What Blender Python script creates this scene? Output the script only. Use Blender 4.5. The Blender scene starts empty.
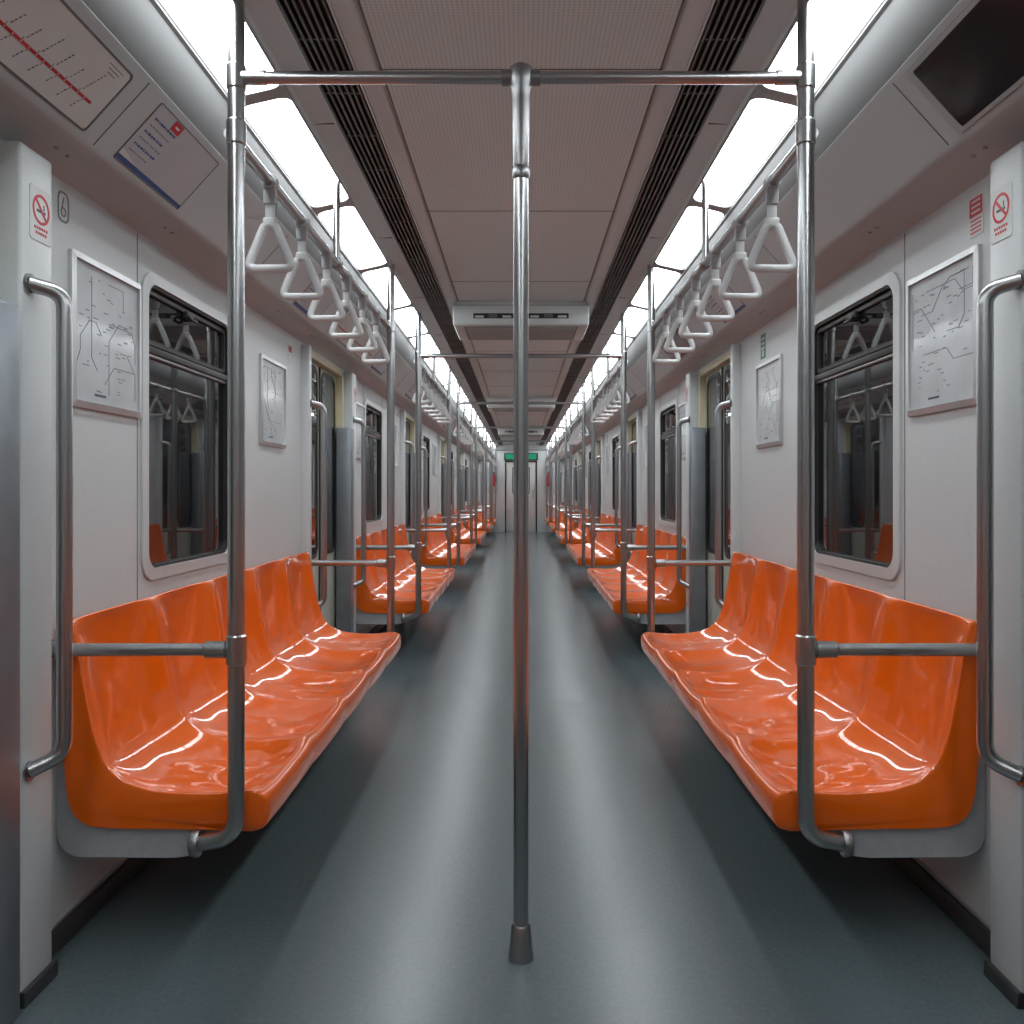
import bpy, math, bmesh
from mathutils import Vector
import random
random.seed(4)
SC=bpy.context.scene
SC.view_settings.view_transform='Standard'
# ------------------------------------------------------------ materials
MATS={}
def mat(name,col,rough=.5,metal=0,coat=0,spec=.5,emit=None,es=0,noise=None,bump=None,ior=None,coatr=.05):
    m=bpy.data.materials.new(name); m.use_nodes=True
    nt=m.node_tree; b=nt.nodes['Principled BSDF']
    b.inputs['Base Color'].default_value=(*col,1)
    b.inputs['Roughness'].default_value=rough
    b.inputs['Metallic'].default_value=metal
    b.inputs['Coat Weight'].default_value=coat
    b.inputs['Coat Roughness'].default_value=coatr
    b.inputs['Specular IOR Level'].default_value=spec
    if ior: b.inputs['IOR'].default_value=ior
    if emit:
        b.inputs['Emission Color'].default_value=(*emit,1); b.inputs['Emission Strength'].default_value=es
    tc=nt.nodes.new('ShaderNodeTexCoord')
    if noise:
        sc,amt=noise
        n=nt.nodes.new('ShaderNodeTexNoise'); n.inputs['Scale'].default_value=sc; n.inputs['Detail'].default_value=4
        nt.links.new(tc.outputs['Object'],n.inputs['Vector'])
        r=nt.nodes.new('ShaderNodeMapRange'); r.inputs[1].default_value=.3; r.inputs[2].default_value=.7
        r.inputs[3].default_value=1-amt; r.inputs[4].default_value=1+amt
        nt.links.new(n.outputs['Fac'],r.inputs[0])
        mx=nt.nodes.new('ShaderNodeVectorMath'); mx.operation='SCALE'
        mx.inputs[0].default_value=col
        nt.links.new(r.outputs[0],mx.inputs['Scale'])
        nt.links.new(mx.outputs[0],b.inputs['Base Color'])
    if bump:
        sc,st=bump
        n=nt.nodes.new('ShaderNodeTexNoise'); n.inputs['Scale'].default_value=sc; n.inputs['Detail'].default_value=3
        nt.links.new(tc.outputs['Object'],n.inputs['Vector'])
        bp=nt.nodes.new('ShaderNodeBump'); bp.inputs['Strength'].default_value=st; bp.inputs['Distance'].default_value=.01
        nt.links.new(n.outputs['Fac'],bp.inputs['Height'])
        nt.links.new(bp.outputs[0],b.inputs['Normal'])
    MATS[name]=m
    return m
mat('wall',(.565,.605,.612),.36,noise=(220,.05))
mat('cove',(.41,.435,.438),.42,noise=(3,.03))
mat('coveshaded',(.19,.197,.198),.6,spec=.15,noise=(3,.03))  # upper cove face: shade put into the colour to curb lamp glare
mat('ceilstrip',(.54,.58,.58),.45,noise=(3,.03))
PERF=(.68,.79,.80)
mat('perf',PERF,.55)
mat('dark',(.012,.012,.013),.6,noise=(20,.1))
mat('slat',(.10,.10,.10),.4,noise=(20,.1))
mat('steel',(.42,.43,.435),.28,metal=1,bump=(120,.03))
mat('steeld',(.30,.305,.31),.36,metal=1,bump=(120,.03))
mat('jamb',(.30,.33,.36),.4,metal=.8,noise=(10,.08))
mat('orange',(.77,.122,.001),.38,coat=.9,spec=.12,coatr=.045,noise=(4,.04))
mat('support',(.38,.40,.415),.45,noise=(60,.06))
mat('glass',(.008,.009,.010),.02,ior=2.2,noise=(2,.1))
mat('rubber',(.02,.02,.02),.5,noise=(20,.1))
mat('cream',(.58,.54,.36),.4,noise=(5,.04))
mat('doorleaf',(.52,.53,.47),.38,noise=(5,.04))
mat('base',(.035,.038,.042),.5,noise=(20,.15))
mat('seam',(.13,.13,.13),.6,noise=(20,.1))
mat('lamp',(.9,.9,.9),.5,emit=(.92,.97,1.0),es=12.8)
mat('lampframe',(.34,.35,.35),.6,noise=(10,.03))
mat('plastic',(.62,.64,.64),.35,noise=(20,.03))
mat('strap',(.42,.43,.44),.5,noise=(80,.1))
mat('paper',(.46,.50,.52),.32,coat=.25,coatr=.10,noise=(9,.1))
mat('signw',(.60,.62,.61),.4,noise=(9,.03))
mat('signg',(.44,.475,.50),.3,noise=(9,.03))
mat('red',(.50,.02,.03),.4,noise=(9,.03))
mat('blue',(.02,.08,.25),.4,noise=(9,.03))
mat('green',(.01,.16,.09),.4,noise=(9,.03))
mat('ink',(.06,.07,.09),.5,noise=(9,.1))
mat('inkl',(.18,.20,.22),.5,noise=(9,.1))
mat('screen',(.010,.013,.016),.18,noise=(9,.1))
mat('alu',(.60,.61,.62),.35,metal=.8,noise=(20,.04))
mat('gsign',(.0,.3,.15),.4,emit=(.02,.5,.25),es=.15)
mat('floor',(.100,.132,.144),.26,spec=.85,bump=(260,.03),noise=(90,.10))
# perforated ceiling pattern
def perf():
    m=MATS['perf']; nt=m.node_tree; b=nt.nodes['Principled BSDF']
    tc=nt.nodes.new('ShaderNodeTexCoord'); sp=nt.nodes.new('ShaderNodeSeparateXYZ')
    nt.links.new(tc.outputs['Object'],sp.inputs[0])
    def M(op,a,bv=None):
        n=nt.nodes.new('ShaderNodeMath'); n.operation=op
        for k,v in enumerate((a,bv)):
            if v is None: continue
            if isinstance(v,(int,float)): n.inputs[k].default_value=v
            else: nt.links.new(v,n.inputs[k])
        return n.outputs[0]
    p=.0125
    ds=[]
    for ax in ('X','Y'):
        f=M('SUBTRACT',M('FRACT',M('DIVIDE',M('ADD',sp.outputs[ax],50.),p)),.5)
        ds.append(M('MULTIPLY',f,f))
    d=M('ADD',ds[0],ds[1])
    hole=M('LESS_THAN',d,.05)
    k=M('SUBTRACT',1.0,M('MULTIPLY',hole,.30))
    mx=nt.nodes.new('ShaderNodeVectorMath'); mx.operation='SCALE'; mx.inputs[0].default_value=PERF
    nt.links.new(k,mx.inputs['Scale']); nt.links.new(mx.outputs[0],b.inputs['Base Color'])
perf()
# ------------------------------------------------------------ builder
def fil(pts,r,n=6,closed=False):
    pts=[Vector(p) for p in pts]; out=[]; N=len(pts)
    for i,p in enumerate(pts):
        if not closed and i in (0,N-1): out.append(p); continue
        a=pts[i-1]; c=pts[(i+1)%N]
        d1=(a-p); d2=(c-p); rr=min(r,d1.length*.49,d2.length*.49)
        s=p+d1.normalized()*rr; e=p+d2.normalized()*rr
        for k in range(n+1):
            t=k/n
            out.append(s*(1-t)**2+p*2*t*(1-t)+e*t*t)
    return out
def rrect(w,h,r,n=6,cx=0,cy=0):
    o=[]
    for (x,y,a0) in ((w/2-r,h/2-r,0),(-w/2+r,h/2-r,90),(-w/2+r,-h/2+r,180),(w/2-r,-h/2+r,270)):
        for k in range(n+1):
            a=math.radians(a0+90*k/n); o.append((cx+x+r*math.cos(a),cy+y+r*math.sin(a)))
    return o
def circ(r,n=24,cx=0,cy=0): return [(cx+r*math.cos(2*math.pi*k/n),cy+r*math.sin(2*math.pi*k/n)) for k in range(n)]
class MB:
    def __init__(s,side=1): s.v=[];s.f=[];s.m=[];s.names=[];s.side=side
    def mi(s,n):
        if n not in s.names: s.names.append(n)
        return s.names.index(n)
    def add(s,vs,fs,m):
        o=len(s.v); k=s.mi(m)
        s.v+= [(v[0]*s.side,v[1],v[2]) for v in vs]
        for f in fs: s.f.append([i+o for i in f]); s.m.append(k)
    def box(s,a,b,m,bev=0):
        x0,y0,z0=[min(a[i],b[i]) for i in range(3)]; x1,y1,z1=[max(a[i],b[i]) for i in range(3)]
        if bev<=0:
            vs=[(x0,y0,z0),(x1,y0,z0),(x1,y1,z0),(x0,y1,z0),(x0,y0,z1),(x1,y0,z1),(x1,y1,z1),(x0,y1,z1)]
            s.add(vs,[(0,3,2,1),(4,5,6,7),(0,1,5,4),(1,2,6,5),(2,3,7,6),(3,0,4,7)],m); return
        bm=bmesh.new(); bmesh.ops.create_cube(bm,size=1)
        for v in bm.verts: v.co=Vector(((x0+x1)/2+v.co.x*(x1-x0),(y0+y1)/2+v.co.y*(y1-y0),(z0+z1)/2+v.co.z*(z1-z0)))
        bmesh.ops.bevel(bm,geom=bm.edges[:],offset=bev,segments=3,affect='EDGES',profile=.5)
        bm.verts.index_update()
        s.add([v.co[:] for v in bm.verts],[[v.index for v in f.verts] for f in bm.faces],m); bm.free()
    def prism(s,poly,o,u,v,n,dep,m):
        o,u,v,n=map(Vector,(o,u,v,n)); N=len(poly)
        vs=[o+u*p[0]+v*p[1] for p in poly]+[o+u*p[0]+v*p[1]+n*dep for p in poly]
        fs=[list(range(N))[::-1],list(range(N,2*N))]+[(i,(i+1)%N,(i+1)%N+N,i+N) for i in range(N)]
        s.add([tuple(x) for x in vs],fs,m)
    def ring(s,po,pi,o,u,v,n,dep,m,slope=0):
        o,u,v,n=map(Vector,(o,u,v,n)); N=len(po)
        vs=[]
        for P,d in ((po,0),(po,dep*(1-slope)),(pi,dep),(pi,0)):
            vs+=[tuple(o+u*p[0]+v*p[1]+n*d) for p in P]
        fs=[]
        for L in range(4):
            for i in range(N):
                a=L*N; b=((L+1)%4)*N; j=(i+1)%N
                fs.append((a+i,a+j,b+j,b+i))
        s.add(vs,fs,m)
    def tube(s,pts,r,m,seg=16,closed=False,rs=None):
        pts=[Vector(p) for p in pts]
        q=[pts[0]]
        for p in pts[1:]:
            if (p-q[-1]).length>1e-5: q.append(p)
        pts=q
        if closed and (pts[0]-pts[-1]).length<1e-5: pts.pop()
        N=len(pts); T=[]
        for i in range(N):
            if closed: t=pts[(i+1)%N]-pts[i-1]
            else: t=pts[min(i+1,N-1)]-pts[max(i-1,0)]
            T.append(t.normalized())
        up=Vector((0,0,1)) if abs(T[0].z)<.9 else Vector((0,1,0))
        U=T[0].cross(up).normalized(); vs=[]
        for i in range(N):
            U=(U-T[i]*U.dot(T[i])).normalized(); V=T[i].cross(U)
            R=rs[i] if rs else r
            for k in range(seg):
                a=2*math.pi*k/seg; vs.append(tuple(pts[i]+U*R*math.cos(a)+V*R*math.sin(a)))
        fs=[]
        for i in range(N if closed else N-1):
            a=i*seg; b=((i+1)%N)*seg
            for k in range(seg):
                j=(k+1)%seg; fs.append((a+k,a+j,b+j,b+k))
        if not closed:
            fs.append(list(range(seg))[::-1]); fs.append([ (N-1)*seg+k for k in range(seg)])
        s.add(vs,fs,m)
    def lathe(s,prof,c,m,ax='z',seg=24):
        d={'z':Vector((0,0,1)),'x':Vector((1,0,0)),'y':Vector((0,1,0))}[ax]
        u={'z':Vector((1,0,0)),'x':Vector((0,1,0)),'y':Vector((1,0,0))}[ax]; w=d.cross(u)
        vs=[];c=Vector(c)
        for r,h in prof:
            for k in range(seg):
                a=2*math.pi*k/seg; vs.append(tuple(c+d*h+u*r*math.cos(a)+w*r*math.sin(a)))
        fs=[]
        for i in range(len(prof)-1):
            for k in range(seg):
                j=(k+1)%seg; fs.append((i*seg+k,i*seg+j,(i+1)*seg+j,(i+1)*seg+k))
        fs.append(list(range(seg))[::-1]); fs.append([(len(prof)-1)*seg+k for k in range(seg)])
        s.add(vs,fs,m)
    def mesh(s,name,ang=35):
        me=bpy.data.meshes.new(name); me.from_pydata(s.v,[],s.f)
        for n in s.names: me.materials.append(MATS[n])
        for p,k in zip(me.polygons,s.m): p.material_index=k
        bm=bmesh.new(); bm.from_mesh(me); bmesh.ops.recalc_face_normals(bm,faces=bm.faces[:]); bm.to_mesh(me); bm.free()
        for p in me.polygons: p.use_smooth=True
        me.set_sharp_from_angle(angle=math.radians(ang))
        me.update(); return me
def place(name,me,loc=(0,0,0)):
    o=bpy.data.objects.new(name,me); o.location=loc; SC.collection.objects.link(o); return o
# ------------------------------------------------------------ dimensions
P=3.55; Y0=2.0; NS=range(-1,6); YB=-1.80; YE=22.2; W=1.12
SECT=[Y0+P*i for i in NS]
WIN=(.525,1.245,.857,1.728)   # local y0,y1,z0,z1
DO0,DO1=2.37,3.33
ZC=1.855
# floor
b=MB(); b.box((-1.30,YB,-.05),(1.30,YE,0),'floor'); place('floor',b.mesh('floor'))
# walls
for s,nm in ((-1,'left'),(1,'right')):
    b=MB(s)
    X0,X1=W,W+.08
    for y in SECT:
        a=y-.22; e=min(y+DO0,YE)
        if a<YB: a=YB
        w0,w1,z0,z1=WIN; w0+=y;w1+=y
        b.box((X0,a,0),(X1,w0,1.95),'wall'); b.box((X0,w1,0),(X1,e,1.95),'wall')
        b.box((X0,w0,0),(X1,w1,z0),'wall'); b.box((X0,w0,z1),(X1,w1,1.95),'wall')
        # pillars beside doors
        b.box((1.06,y-.200,0),(X0+.01,y-.075,1.842),'wall',.008)
        if y+DO0<YE+.01 : b.box((1.075,y+2.325,0),(X0+.01,min(y+DO0,YE),1.842),'wall',.008)
        # seams
        for sy in (w0-.045,w1+.045,):
            b.box((X0-.0012,sy-.0015,.2),(X0+.01,sy+.0015,1.85),'seam')
        if y+DO0<YE-.5:
            b.box((X0,y+DO0,1.84),(X1,y+DO1,1.95),'wall')
    place('wall_'+nm,b.mesh('wall_'+nm))
    # baseboard
    b=MB(s)
    for y in SECT:
        a=max(y-.20,YB); e=min(y+DO0,YE)
        b.box((1.10,a,0),(W,e,.055),'base',.004)
        b.box((1.050,max(y-.20,YB),0),(1.10,y-.07,.035),'base',.003)
        b.box((1.112,a,.055),(W,e,.062),'alu')
        if y+DO1<YE: b.box((1.10,y+DO0,0),(1.2,y+DO1,.012),'steeld')
    place('baseboard_'+nm,b.mesh('bb'))
    # cove
    b=MB(s)
    prof=[(W+.03,ZC),(W,ZC),(1.10,1.872),(1.035,1.888),(1.012,1.892),(1.004,1.897),(1.000,1.906),(.868,2.052),(.862,2.060),(.862,2.30),(1.2,2.30),(1.2,ZC)]
    b.prism(prof,(0,YB,0),(1,0,0),(0,0,1),(0,1,0),YE-YB,'cove')
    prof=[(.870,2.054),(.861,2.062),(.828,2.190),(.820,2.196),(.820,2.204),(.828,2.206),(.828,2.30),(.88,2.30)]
    b.prism(prof,(0,YB,0),(1,0,0),(0,0,1),(0,1,0),YE-YB,'coveshaded')
    # seam strips on slope
    d=Vector((-.132,0,.146)).normalized(); n=Vector((-.146,0,-.132)).normalized()
    yy=.80-2.37
    while yy<YE:
        o=Vector((1.0,yy,1.906))
        b.prism([(0,0),(.196,0),(.196,.003),(0,.003)],o,d,(0,1,0),n,.001,'seam'); yy+=1.185
    place('trim_%d'%(1 if s<0 else 2),b.mesh('cove'))
# ceiling
b=MB()
prof=[(.828,2.222),(.827,2.222),(.67,2.258),(.67,2.245),(.664,2.245),(.662,2.262),(.59,2.266),(.59,2.31),(.455,2.31),(.455,2.266),(.430,2.270),(.40,2.296)]
poly=prof+[(-x,z) for x,z in prof[::-1]]
poly=poly+[(-.828,2.36),(.828,2.36)]
b.prism(poly,(0,YB,0),(1,0,0),(0,0,1),(0,1,0),YE-YB,'ceilstrip')
b.box((-.398,YB,2.289),(.398,YE,2.297),'perf')
yy=3.62-1.22*4
while yy<YE:
    b.box((-.40,yy,2.2875),(.40,yy+.004,2.293),'seam')
    for sg in (-1,1): b.box((sg*.595,yy+.3,2.2622),(sg*.66,yy+.303,2.27),'seam')
    yy+=1.22
for sg in (-1,1): b.box((sg*.392,YB,2.2878),(sg*.397,YE,2.293),'seam')
place('ceiling',b.mesh('ceiling'))
# ventilation grilles
for s in (-1,1):
    b=MB(s)
    b.box((.456,YB,2.302),(.589,YE,2.309),'dark')
    for k in range(7):
        x=.468+k*.018; b.box((x,YB,2.264),(x+.006,YE,2.285),'slat')
    yy=YB+.1
    while yy<YE:
        b.box((.456,yy,2.268),(.589,yy+.008,2.285),'slat'); yy+=.30
    for x in (.456,.583): b.box((x,YB,2.262),(x+.006,YE,2.29),'ceilstrip')
    place('ventilation_grille',b.mesh('vent'))
# ceiling lights: diffuser recessed in a frame
tl=Vector((.67-.827,0,2.250-2.214)).normalized(); tn=Vector((-tl.z,0,tl.x)).normalized()
if tn.z>0: tn=-tn
lamp_me={}
for s in (-1,1):
    b=MB(s)
    u=tuple(tl); n=tuple(tn)
    b.prism(rrect(.152,.882,.036,8),(0,0,0),u,(0,1,0),n,.006,'lamp')
    b.ring(rrect(.158,.9395,.0005,8),rrect(.150,.880,.036,8),(0,0,0),u,(0,1,0),n,.016,'lampframe')
    lamp_me[s]=b.mesh('ceiling_light')
yy=2.43-.94*5
for k in range(40):
    c=yy+.94*k+.03+.44
    if c-.45<YB or c+.46>YE: continue
    for s in (-1,1): place('ceiling_light',lamp_me[s],(s*.7485,c,2.238))
# windows
def window(s):
    b=MB(s); w0,w1,z0,z1=WIN; w=w1-w0; h=z1-z0; c=(W,(w0+w1)/2,(z0+z1)/2); u=(0,-s,0); v=(0,0,1); n=(-1,0,0)
    b.ring(rrect(w+.05,h+.06,.075,8),rrect(w-.012,h-.012,.055,8),(W-.0005,c[1],c[2]),u,v,n,.012,'wall',slope=.4)
    b.ring(rrect(w-.008,h-.008,.055,8),rrect(w-.030,h-.030,.045,8),(W+.012,c[1],c[2]),u,v,n,.018,'rubber')
    b.prism(rrect(w+.02,h+.02,.01),(W+.022,c[1],c[2]),u,v,n,.010,'glass')
    zb=z0+.655
    b.box((W-.006,w0+.01,zb),(W+.012,w1-.01,zb+.022),'rubber',.003)
    b.box((W+.000,w0+.012,zb-.010),(W+.012,w1-.012,zb),'steeld',.002)
    b.box((W-.008,c[1]-.05,z1-.055),(W+.012,c[1]+.02,z1-.03),'rubber',.004)
    b.tube(fil([(W-.003,c[1]-.04,z1-.04),(W-.018,c[1]-.04,z1-.06),(W-.018,c[1]+.01,z1-.06),(W-.003,c[1]+.01,z1-.04)],.006,3),.005,'rubber',8)
    b.ring(rrect(w-.04,.165,.02,5),rrect(w-.07,.14,.015,5),(W+.012,c[1],z1-.105),u,v,n,.010,'rubber')
    return b.mesh('window')
wi=1
for s in (-1,1):
    me=window(s)
    for y in SECT: place('window_%d'%wi,me,(0,y,0)); wi+=1
# doors
def door(s):
    b=MB(s); w=DO1-DO0; X=W+.02
    for a,e in ((DO0,DO0+.035),(DO1-.035,DO1)):
        b.box((W-.008,a,0.012),(W+.08,e,1.84),'cream',.004)
    b.box((W-.008,DO0,1.805),(W+.08,DO1,1.84),'cream',.004)
    lw=(w-.07)/2
    for k in range(2):
        a=DO0+.035+k*lw; c=a+lw/2
        b.box((X+.012,a+.004,.014),(X+.045,a+lw-.004,1.805),'doorleaf',.004)
        hw,hh=lw-.14,1.02
        b.ring(rrect(hw+.05,hh+.05,.075,8),rrect(hw,hh,.055,8),(X+.013,c,1.255),(0,1,0),(0,0,1),(-1,0,0),.006,'rubber')
        b.prism(rrect(hw+.01,hh+.01,.055,8),(X+.0125,c,1.255),(0,1,0),(0,0,1),(-1,0,0),.003,'glass')
        e=a+lw-.012 if k==0 else a
        b.box((X+.004,e,.014),(X+.03,e+.012,1.80),'rubber')
    je=DO1+.012 if s<0 else DO1-.008
    b.box((1.048,DO1-.095,.0),(W+.02,je-.01,1.485),'jamb',.006)
    return b.mesh('door')
di=1
for s in (-1,1):
    me=door(s)
    for y in SECT[:-1]: place('door_%d'%di,me,(0,y,0)); di+=1
# ------------------------------------------------------------ benches
def cat(pts,n):
    P_=[Vector(p) for p in pts]; P_=[P_[0]*2-P_[1]]+P_+[P_[-1]*2-P_[-2]]; out=[]
    for i in range(1,len(P_)-2):
        for k in range(n):
            t=k/n; a,b_,c,d=P_[i-1:i+3]
            out.append(.5*((2*b_)+(-a+c)*t+(2*a-5*b_+4*c-d)*t*t+(-a+3*b_-3*c+d)*t**3))
    out.append(P_[-2]); return out
def ss(a,b_,x):
    t=max(0,min(1,(x-a)/(b_-a))); return t*t*(3-2*t)
def bench(s):
    b=MB(s)
    inn=[(1.099,.772),(1.092,.787),(1.076,.786),(1.062,.74),(1.042,.62),(1.018,.51),(.985,.437),(.93,.398),(.85,.380),(.74,.376),(.66,.384),(.625,.379),(.606,.355),(.606,.305),(.618,.288)]
    out=[(.64,.284),(.72,.287),(.86,.290),(.99,.292),(1.050,.306),(1.080,.35),(1.092,.44),(1.100,.58),(1.105,.70),(1.105,.76)]
    I=cat(inn,6); O=cat(out,3); NI=len(I)
    nseg=5; per=26; Y1=2.31; Ya=.03; LEN=Y1-Ya
    N=nseg*per
    nor=[]
    for i in range(NI):
        t=(I[min(i+1,NI-1)]-I[max(i-1,0)]).normalized(); nor.append(Vector((-t.y,t.x)))
    ys=[(Ya,.010),(Ya+.003,.003),(Ya+.010,0)]
    ys+=[(Ya+.010+(LEN-.02)*k/N,0) for k in range(1,N)]
    ys+=[(Y1-.010,0),(Y1-.003,.003),(Y1,.010)]
    cen=Vector((1.0,.35))
    vs=[]
    for y,sh in ys:
        q=(y-Ya)/LEN*nseg; f=q-math.floor(q)
        if q>=nseg: f=1
        e=abs(2*f-1)
        # rounded ridge between seats, smooth bowl inside
        sc=1-(math.sqrt(e**5+.006)-math.sqrt(.006))/(math.sqrt(1.006)-math.sqrt(.006))
        for i in range(NI):
            t=i/(NI-1)
            w=ss(.05,.30,t)*(1-ss(.66,.86,t))
            D=.034
            p=I[i]+nor[i]*(w*(D*sc))
            wr=ss(.45,.56,t)*(1-ss(.68,.82,t))
            p=p-nor[i]*(wr*.006*math.exp(-((f-.5)/.14)**2))
            if t<.25: p=p+Vector((0,.004*(sc-.6)*(1-ss(.1,.25,t))))
            if t>.8: p=p+Vector((-.004*(sc-.6),0))*ss(.8,.9,t)
            p=p+nor[i]*sh*.8
            vs.append((p.x,y,p.y))
        for p in O:
            dd=(cen-p); vs.append((p.x+dd.x*sh*1.0,y,p.y+dd.y*sh*1.0))
    M=NI+len(O); fs=[]
    for j in range(len(ys)-1):
        for i in range(M):
            k=(i+1)%M; fs.append((j*M+i,j*M+k,(j+1)*M+k,(j+1)*M+i))
    fs.append(list(range(M))); fs.append([(len(ys)-1)*M+i for i in range(M)][::-1])
    b.add(vs,fs,'orange')
    sp=[(1.118,.60),(1.118,.27),(1.108,.238),(1.075,.217),(.83,.215),(.775,.224),(.735,.25),(.71,.30),(.95,.305),(1.04,.33),(1.07,.38),(1.08,.55),(1.085,.60)]
    a=[Vector((x,z,0)) for x,z in sp]
    sp2=[(p.x,p.y) for p in fil(a,.02,3,closed=True)]
    b.prism(sp2,(0,.045,0),(1,0,0),(0,0,1),(0,1,0),2.235,'support')
    return b.mesh('bench_seat',50)
for s in (-1,1):
    me=bench(s)
    for y in SECT: place('bench_seat',me,(0,y,0))
# ------------------------------------------------------------ pole frames
R=.0195
def pole(b,y,dirn,top=2.256):
    pts=fil([(.67,y,top),(.67,y,.285),(.775,y+.012*dirn,.262)],.10,10)
    b.tube(pts,R,'steel',20)
    b.lathe([(.030,-.006),(.032,0),(.030,.012),(.019,.018)] if dirn>0 else [(.019,-.018),(.030,-.012),(.032,0),(.030,.006)],(.765,y+.012*dirn,.264),'steeld','x')
    b.tube([(.67,y,.724),(W-.02,y,.724)],.0155,'steel',16)
    b.lathe([(.0205,-.036),(.0235,-.032),(.0235,.032),(.0205,.036)],(.67,y,.724),'steel')
    b.lathe([(.016,0),(.0205,.004),(.0205,.05),(.016,.054)],(.69,y,.724),'steel','x')
    b.lathe([(.0165,-.004),(.020,0),(.020,.03),(.026,.034),(.026,.044)],(W-.045,y,.724),'steeld','x')
def benchframe(s):
    b=MB(s)
    pole(b,0,1); pole(b,2.375,-1)
    zr=1.94
    b.tube([(.685,0,zr),(.685,2.375,zr)],.0155,'steel',16)
    for y in (0,2.375):
        b.lathe([(.0195,-.03),(.0225,-.026),(.0225,.026),(.0195,.03)],(.67,y,zr),'steel')
    b.tube([(.685,1.16,zr),(.685,1.16,2.25)],.013,'steel',14)
    b.lathe([(.018,-.02),(.021,-.016),(.021,.016),(.018,.02)],(.685,1.16,zr),'steeld','y')
    return b.mesh('grab_pole_rail')
for s in (-1,1):
    me=benchframe(s)
    for y in SECT: place('grab_pole_rail',me,(0,y,0))
def cross(zc):
    b=MB()
    b.tube([(-.655,0,zc),(.655,0,zc)],.0145,'steel',16)
    for s in (-1,1):
        b.lathe([(.0195,-.03),(.0225,-.026),(.0225,.026),(.0195,.03)],(s*.67,0,zc),'steel')
        b.tube([(s*.60,0,zc),(s*.655,0,zc)],.0170,'steel',16)
    b.tube([(0,0,.05),(0,0,zc-.22)],.0175,'steel',20)
    b.lathe([(.0175,-.24),(.0205,-.235),(.0205,-.215),(.0175,-.21),(.0185,-.205),(.0215,-.06),(.0215,-.05),(.0225,-.03),(.027,-.015),(.029,.005),(.026,.022),(.015,.03)],(0,0,zc),'steeld')
    b.tube([(-.045,0,zc),(.045,0,zc)],.0185,'steeld',16)
    b.lathe([(.030,0),(.030,.008),(.0275,.02),(.0225,.075),(.0190,.080)],(0,0,0),'steel')
    return b.mesh('center_pole_crossbar')
for i,y in enumerate(SECT):
    z=2.07 if i<2 else (1.975 if i==2 else 2.03)
    place('center_pole_crossbar',cross(z),(0,y,0))
# strap handles
def straps(s):
    b=MB(s)
    for k in range(6):
        y=.32+.337*k; x=.685; z=1.94
        b.lathe([(.0185,-.018),(.0215,-.016),(.0215,.016),(.0185,.018)],(x,y,z),'strap','y')
        b.box((x-.017,y-.010,z-.062),(x+.017,y+.010,z-.014),'strap',.004)
        b.box((x-.013,y-.004,z-.105),(x+.013,y+.004,z-.055),'plastic',.002)
        b.box((x-.0185,y-.011,z-.122),(x+.0185,y+.011,z-.098),'plastic',.005)
        tri=fil([(x-.014,y,z-.116),(x+.014,y,z-.116),(x+.064,y,z-.236),(x-.064,y,z-.236)],.026,6,closed=True)
        b.tube(tri,.0115,'plastic',12,closed=True)
    return b.mesh('hanging_strap_handles')
for s in (-1,1):
    me=straps(s)
    for y in SECT: place('hanging_strap_handles',me,(0,y,0))
def ghandle(s,wx):
    b=MB(s); x=wx-.058
    pts=fil([(wx,-.035,1.545),(x,0,1.53),(x,0,.52),(wx,-.035,.495)],.055,8)
    b.tube(pts,.0165,'steel',18)
    for z in (1.545,.495): b.lathe([(.021,-.006),(.021,0)],(wx,-.035,z),'steeld','x')
    return b.mesh('grab_handle')
for s in (-1,1):
    me=ghandle(s,1.06); me2=ghandle(s,1.075)
    for y in SECT:
        place('grab_handle',me,(0,y-(.135 if s<0 else .165),0))
        if y+2.4<YE: 
            place('grab_handle',me2,(0,y+2.385,0))
# ------------------------------------------------------------ posters & signs
def poster(s,seed):
    rnd=random.Random(seed)
    b=MB(s); u=(0,-s,0); v=(0,0,1); n=(-1,0,0); w,h=.385,.39
    b.ring(rrect(w,h,.008,3),rrect(w-.034,h-.034,.004,3),(W,0,0),u,v,n,.014,'alu',slope=.25)
    b.prism(rrect(w-.03,h-.03,.004,3),(W,0,0),u,v,n,.006,'paper')
    def line(pts,t,m='inkl'):
        for p,q in zip(pts,pts[1:]):
            d=Vector((q[0]-p[0],q[1]-p[1])); 
            if d.length<1e-4: continue
            nn=Vector((-d.y,d.x)).normalized()*t/2
            b.prism([(p[0]-nn.x,p[1]-nn.y),(q[0]-nn.x,q[1]-nn.y),(q[0]+nn.x,q[1]+nn.y),(p[0]+nn.x,p[1]+nn.y)],(W-.006,0,0),u,v,n,.0006,m)
    for k in range(7):
        x=rnd.uniform(-.15,.15); y=rnd.uniform(-.15,.15); pts=[(x,y)]; a=rnd.choice([0,45,90,135])
        for j in range(5):
            L_=rnd.uniform(.03,.09); a+=rnd.choice([-45,0,0,45])
            x=max(-.16,min(.16,x+L_*math.cos(math.radians(a)))); y=max(-.15,min(.15,y+L_*math.sin(math.radians(a)))); pts.append((x,y))
        line(pts,.0022)
    for k in range(50):
        x=rnd.uniform(-.155,.14); y=rnd.uniform(-.155,.155); l=rnd.uniform(.008,.024); line([(x,y),(x+l,y)],.0026)
    line([(-.07,-.155),(-.01,-.155)],.006,'ink')
    return b.mesh('framed_map_poster')
for s in (-1,1):
    for j,yl in enumerate((.2925 if s<0 else .255,1.825)):
        me=poster(s,7+j+s)
        for y in SECT: place('framed_map_poster',me,(0,y+yl,1.504 if j==0 else 1.49))
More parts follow.
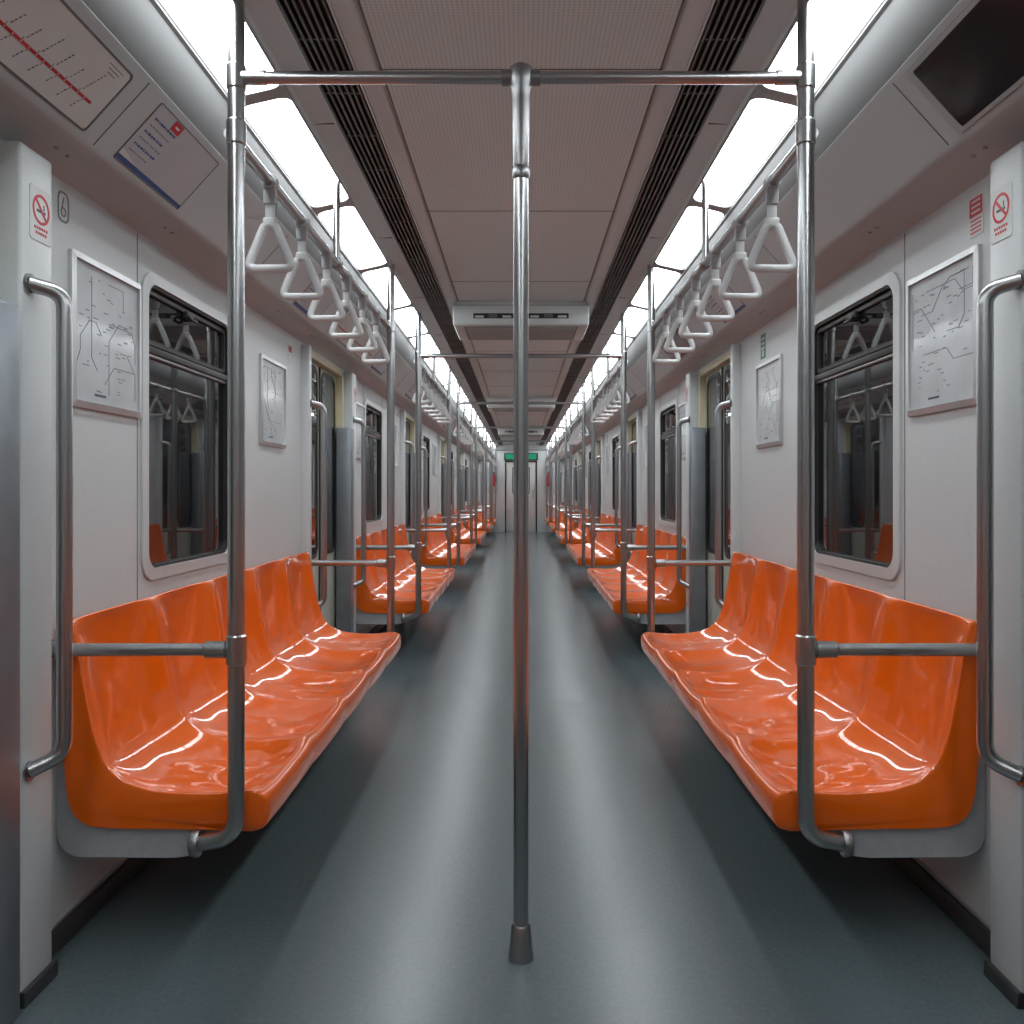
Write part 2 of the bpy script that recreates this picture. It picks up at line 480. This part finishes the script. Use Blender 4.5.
def nosmoke(s,X):
    b=MB(s); u=Vector((0,-s,0)); v=Vector((0,0,1)); n=(-1,0,0)
    b.prism(rrect(.084,.118,.008,4),(X,0,0),u,v,n,.0015,'signw')
    o=(X-.0015,0,.012)
    b.ring(circ(.033,32),circ(.0265,32),o,u,v,n,.0006,'red')
    r2=math.radians(45)
    def rot(P,a): return [(x*math.cos(a)-y*math.sin(a),x*math.sin(a)+y*math.cos(a)) for x,y in P]
    b.prism([(-.017,-.007),(.008,-.007),(.008,-.001),(-.017,-.001)],o,u,v,n,.0005,'ink')
    b.prism([(.010,-.007),(.017,-.007),(.017,-.001),(.010,-.001)],o,u,v,n,.0005,'ink')
    b.prism([(.008,.001),(.010,.006),(.007,.010),(.012,.014),(.014,.013),(.011,.009),(.014,.005),(.012,.001)],o,u,v,n,.0005,'ink')
    b.prism(rot([(-.029,-.003),(.029,-.003),(.029,.003),(-.029,.003)],-r2),o,u,v,n,.0009,'red')
    for z,w in ((-.030,.052),(-.041,.042)):
        x=-w/2
        while x<w/2:
            b.prism([(x,z-.015),(x+.006,z-.015),(x+.006,z-.009),(x,z-.009)],(X-.0015,0,.012),u,v,n,.0005,'red'); x+=.009
    return b.mesh('no_smoking_sign')
for s in (-1,1):
    me=nosmoke(s,1.06)
    for y in SECT: place('no_smoking_sign',me,(0,y-.125,1.705 if s<0 else 1.71))
b=MB(1); u=(0,-1,0); v=(0,0,1); n=(-1,0,0)
b.prism(rrect(.066,.10,.004,3),(W,0,0),u,v,n,.0015,'signw')
b.prism(rrect(.058,.046,.003,3,0,.022),(W-.0015,0,0),u,v,n,.0005,'red')
for k in range(3): b.prism(rrect(.040,.005,.001,1,0,.036-k*.013),(W-.002,0,0),u,v,n,.0004,'signw')
for k in range(4): b.prism(rrect(.050,.004,.001,1,0,-.010-k*.010),(W-.0015,0,0),u,v,n,.0004,'red')
me=b.mesh('red_notice_sign')
for y in SECT: place('red_notice_sign',me,(0,y+.09,1.775))
b=MB(-1); u=(0,1,0)
b.ring(rrect(.05,.075,.018,6),rrect(.040,.065,.014,6),(W,0,0),u,v,n,.001,'inkl')
b.ring(circ(.012,20,0,-.012),circ(.008,20,0,-.012),(W,0,0),u,v,n,.001,'inkl')
b.prism([(-.012,-.012),(-.008,-.012),(.004,.024),(0,.024)],(W,0,0),u,v,n,.001,'inkl')
me=b.mesh('pictogram_sticker')
for y in SECT: place('pictogram_sticker',me,(0,y+.08,1.792))
b=MB(1); u=(0,-1,0)
b.prism(rrect(.075,.115,.004,3),(W,0,0),u,v,n,.0015,'green')
for k in range(3): b.prism(rrect(.05,.010,.002,2,0,.034-k*.022),(W-.0015,0,0),u,v,n,.0004,'signg')
b.prism(rrect(.03,.03,.002,2,0,-.034),(W-.0015,0,0),u,v,n,.0004,'signg')
me=b.mesh('green_notice_sign')
for y in SECT: place('green_notice_sign',me,(0,y+1.93,1.765))
b=MB(-1); u=(0,1,0)
b.prism(rrect(.07,.10,.004,3),(W,0,0),u,v,n,.0015,'signw')
b.prism(rrect(.056,.03,.003,3,0,.022),(W-.0015,0,0),u,v,n,.0005,'red')
me=b.mesh('red_notice_sign')
for y in SECT: place('red_notice_sign',me,(0,y+2.12,1.76))
cd=Vector((-.132,0,.146)).normalized(); cn=Vector((-.146,0,-.132)).normalized(); co=Vector((1.0,0,1.906))
def slopebase(w=0):  return co+cd*(.098+w)
def routemap():
    b=MB(-1); u=Vector((0,1,0)); w,h=1.10,.172
    SB=slopebase(-.003)
    b.ring(rrect(w,h,.012,4),rrect(w-.010,h-.010,.010,4),SB,u,cd,cn,.003,'seam')
    b.prism(rrect(w-.008,h-.008,.010,4),SB,u,cd,cn,.0015,'signw')
    o=SB+cn*.0015; v0=-.026
    b.prism([(-w/2+.04,v0-.0035),(w/2-.05,v0-.0035),(w/2-.05,v0+.0035),(-w/2+.04,v0+.0035)],o,u,cd,cn,.0009,'red')
    rnd=random.Random(3)
    x=-w/2+.06
    k=0
    while x<w/2-.06:
        b.prism(circ(.0020,8,x,v0),o,u,cd,cn,.0011,'signw')
        sg=1 if k%2==0 else -1
        nd=rnd.randint(4,7) if sg>0 else rnd.randint(2,3)
        for j in range(nd):
            a=.012+j*.0085; bb=a+rnd.uniform(.0045,.0065)
            dx=.45
            b.prism([(x+sg*a*dx,v0+sg*a),(x+sg*a*dx+.0026,v0+sg*a),(x+sg*bb*dx+.0026,v0+sg*bb),(x+sg*bb*dx,v0+sg*bb)],o,u,cd,cn,.0005,'ink' if rnd.random()<.5 else 'inkl')
        b.prism([(x-.0006,v0+sg*.003),(x+.0006,v0+sg*.003),(x+.0006,v0+sg*.010),(x-.0006,v0+sg*.010)],o,u,cd,cn,.0005,'ink')
        x+=.026; k+=1
    for k in range(3): b.prism(rrect(.05,.003,.001,1,-w/2+.08,.072-k*.008),o,u,cd,cn,.0005,'inkl')
    for k in range(3): b.prism(rrect(.06-.015*k,.0025,.0008,1,w/2-.06,.068-k*.009),o,u,cd,cn,.0005,'inkl')
    return b.mesh('route_map_sign')
def calsign(s=-1):
    b=MB(s); u=Vector((0,-s,0)); w,h=.39,.180
    b.ring(rrect(w,h,.006,3),rrect(w-.006,h-.006,.005,3),slopebase(0),u,cd,cn,.002,'seam')
    b.prism(rrect(w-.005,h-.005,.006,3),slopebase(0),u,cd,cn,.0012,'signg')
    o=slopebase(0)+cn*.0012
    b.prism([(-w/2+.004,-h/2+.004),(w/2-.004,-h/2+.004),(w/2-.004,-h/2+.014),(-w/2+.004,-h/2+.018)],o,u,cd,cn,.0006,'blue')
    b.prism([(-w/2+.004,-h/2+.018),(-w/2+.004,-h/2+.035),(-w/2+.10,-h/2+.017)],o,u,cd,cn,.0006,'signw')
    # red mark with a plain white stroke at the head of the text block
    b.prism(rrect(.048,.028,.003,3,-.075,.071),o,u,cd,cn,.0006,'red')
    b.prism(rrect(.022,.006,.002,3,-.075,.071),o,u,cd,cn,.0009,'signw')
    rnd=random.Random(9)
    for r in range(6):
        x=-.172; yl=.050-r*.0195
        while x<-.055-(.012*(r%3)):
            l=rnd.uniform(.004,.013)
            b.prism(rrect(l,.0065 if r%2==0 else .004,.0008,1,x+l/2,yl),o,u,cd,cn,.0005,'blue' if r%2==0 else 'inkl')
            x+=l+rnd.uniform(.003,.006)
    return b.mesh('notice_sign')
me=routemap(); me2=calsign(-1)
for y in SECT:
    if y-.62>YB: place('route_map_sign',me,(0,y-.62,0))
    place('notice_sign',me2,(0,y+.265,0))
    place('notice_sign',me2,(0,y+1.9,0))
b=MB(1); u=Vector((0,-1,0)); w,h=.62,.165
SB=slopebase(-.002)
b.ring(rrect(w+.05,h+.020,.012,4),rrect(w,h,.006,4),SB,u,cd,cn,.004,'cove')
b.ring(rrect(w+.054,h+.022,.012,4),rrect(w+.05,h+.020,.012,4),SB,u,cd,cn,.002,'seam')
b.prism(rrect(w,h,.006,4),SB,u,cd,cn,.003,'screen')
me=b.mesh('display_screen')
for y in SECT:
    if y-.42>YB: place('display_screen',me,(0,y-.405,0))
me3=calsign(1)
for y in SECT: place('notice_sign',me3,(0,y+1.95,0))
for s in (-1,1):
    b=MB(s); yy=YB+.2
    while yy<YE-.1:
        b.lathe([(.006,-.004),(.006,.0)],(1.06,yy,1.883),'steeld','z',12); b.lathe([(.006,-.004),(.006,.0)],(1.06,yy+.05,1.883),'steeld','z',12); yy+=.59
    place('cove_screws',b.mesh('screws'))
# overhead AC units
b=MB()
b.box((-.43,0,2.135),(.43,.55,2.30),'ceilstrip',.018)
b.box((-.30,-.003,2.180),(.30,.02,2.212),'dark')
for k in range(7): b.box((-.29+k*.087,-.006,2.184),(-.235+k*.087,.01,2.208 if k%2 else 2.198),'slat' if k%2 else 'ceilstrip',.002)
b.box((-.425,-.0015,2.262),(.425,.01,2.265),'seam')
b.box((-.36,.04,2.133),(.36,.5,2.137),'slat')
for k in range(14): b.box((-.35,.05+k*.032,2.128),(.35,.062+k*.032,2.135),'ceilstrip')
me=b.mesh('air_conditioning_unit')
for y in (5.35,10.7,16.0): place('air_conditioning_unit',me,(0,y,0))
# ------------------------------------------------------------ end walls
for nm,y,d in (('front',YE,1),('back',YB,-1)):
    b=MB(); y2=y+.08*d
    b.box((-1.3,y,0),(-.42,y2,2.4),'wall'); b.box((.42,y,0),(1.3,y2,2.4),'wall'); b.box((-.42,y,1.86),(.42,y2,2.4),'wall')
    for sg in (-1,1):
        b.box((sg*.95,y-.012*d,1.0),(sg*.60,y,1.72),'alu',.004)
        b.box((sg*.93,y-.015*d,1.02),(sg*.62,y-.005*d,1.70),'paper')
    place('wall_'+nm,b.mesh('wall_'+nm))
    b=MB()
    b.box((-.42,y-.01*d,0.0),(-.385,y2,1.86),'rubber',.003); b.box((.42,y-.01*d,0),(.385,y2,1.86),'rubber',.003); b.box((-.42,y-.01*d,1.83),(.42,y2,1.86),'rubber',.003)
    b.box((-.385,y+.02*d,0),(.385,y+.06*d,1.83),'signw',.004)
    b.ring(rrect(.46,.72,.06,6),rrect(.42,.68,.05,6),(0,y+.02*d,1.35),(1,0,0),(0,0,1),(0,-d,0),.008,'rubber')
    b.prism(rrect(.43,.69,.05,6),(0,y+.02*d,1.35),(1,0,0),(0,0,1),(0,-d,0),.004,'paper')
    b.tube(fil([(.30,y+.02*d,1.10),(.30,y-.03*d,1.10),(.30,y-.03*d,.90),(.30,y+.02*d,.90)],.02,4),.009,'steel',10)
    place('door_%d'%di,b.mesh('enddoor')); di+=1
    b=MB()
    b.box((-.44,y-.06*d,1.88),(.44,y,2.06),'rubber',.006)
    b.box((-.40,y-.063*d,1.90),(.40,y-.03*d,2.04),'gsign')
    place('exit_sign',b.mesh('exit_sign'))
    for sg in (-1,1):
        b=MB()
        c=(sg*.72,y-.085*d,0)
        b.lathe([(.04,.0),(.052,.01),(.052,.24),(.045,.28),(.02,.31),(.02,.33)],(c[0],c[1],1.20),'red')
        b.box((c[0]-.03,c[1]-.02,1.53),(c[0]+.03,c[1]+.02,1.56),'rubber',.004)
        b.tube(fil([(c[0]+.02,c[1],1.52),(c[0]+.07,c[1],1.50),(c[0]+.065,c[1],1.3)],.03,4),.008,'rubber',8)
        b.box((c[0]-.056,c[1]-.0,1.30),(c[0]+.056,y-.012*d,1.33),'steeld',.003)
        place('fire_extinguisher',b.mesh('fire_extinguisher'))
# world
w=bpy.data.worlds.new('World'); SC.world=w; w.use_nodes=True
w.node_tree.nodes['Background'].inputs[0].default_value=(.01,.01,.012,1)
# camera
cam=bpy.data.cameras.new('camera'); co_=bpy.data.objects.new('camera',cam); SC.collection.objects.link(co_)
co_.location=(0,0,1.10); co_.rotation_euler=(math.pi/2,0,0)
cam.sensor_width=36; cam.lens=850/1024*36; cam.shift_x=-9/1024; cam.shift_y=-22/1024; cam.clip_start=.02
SC.camera=co_
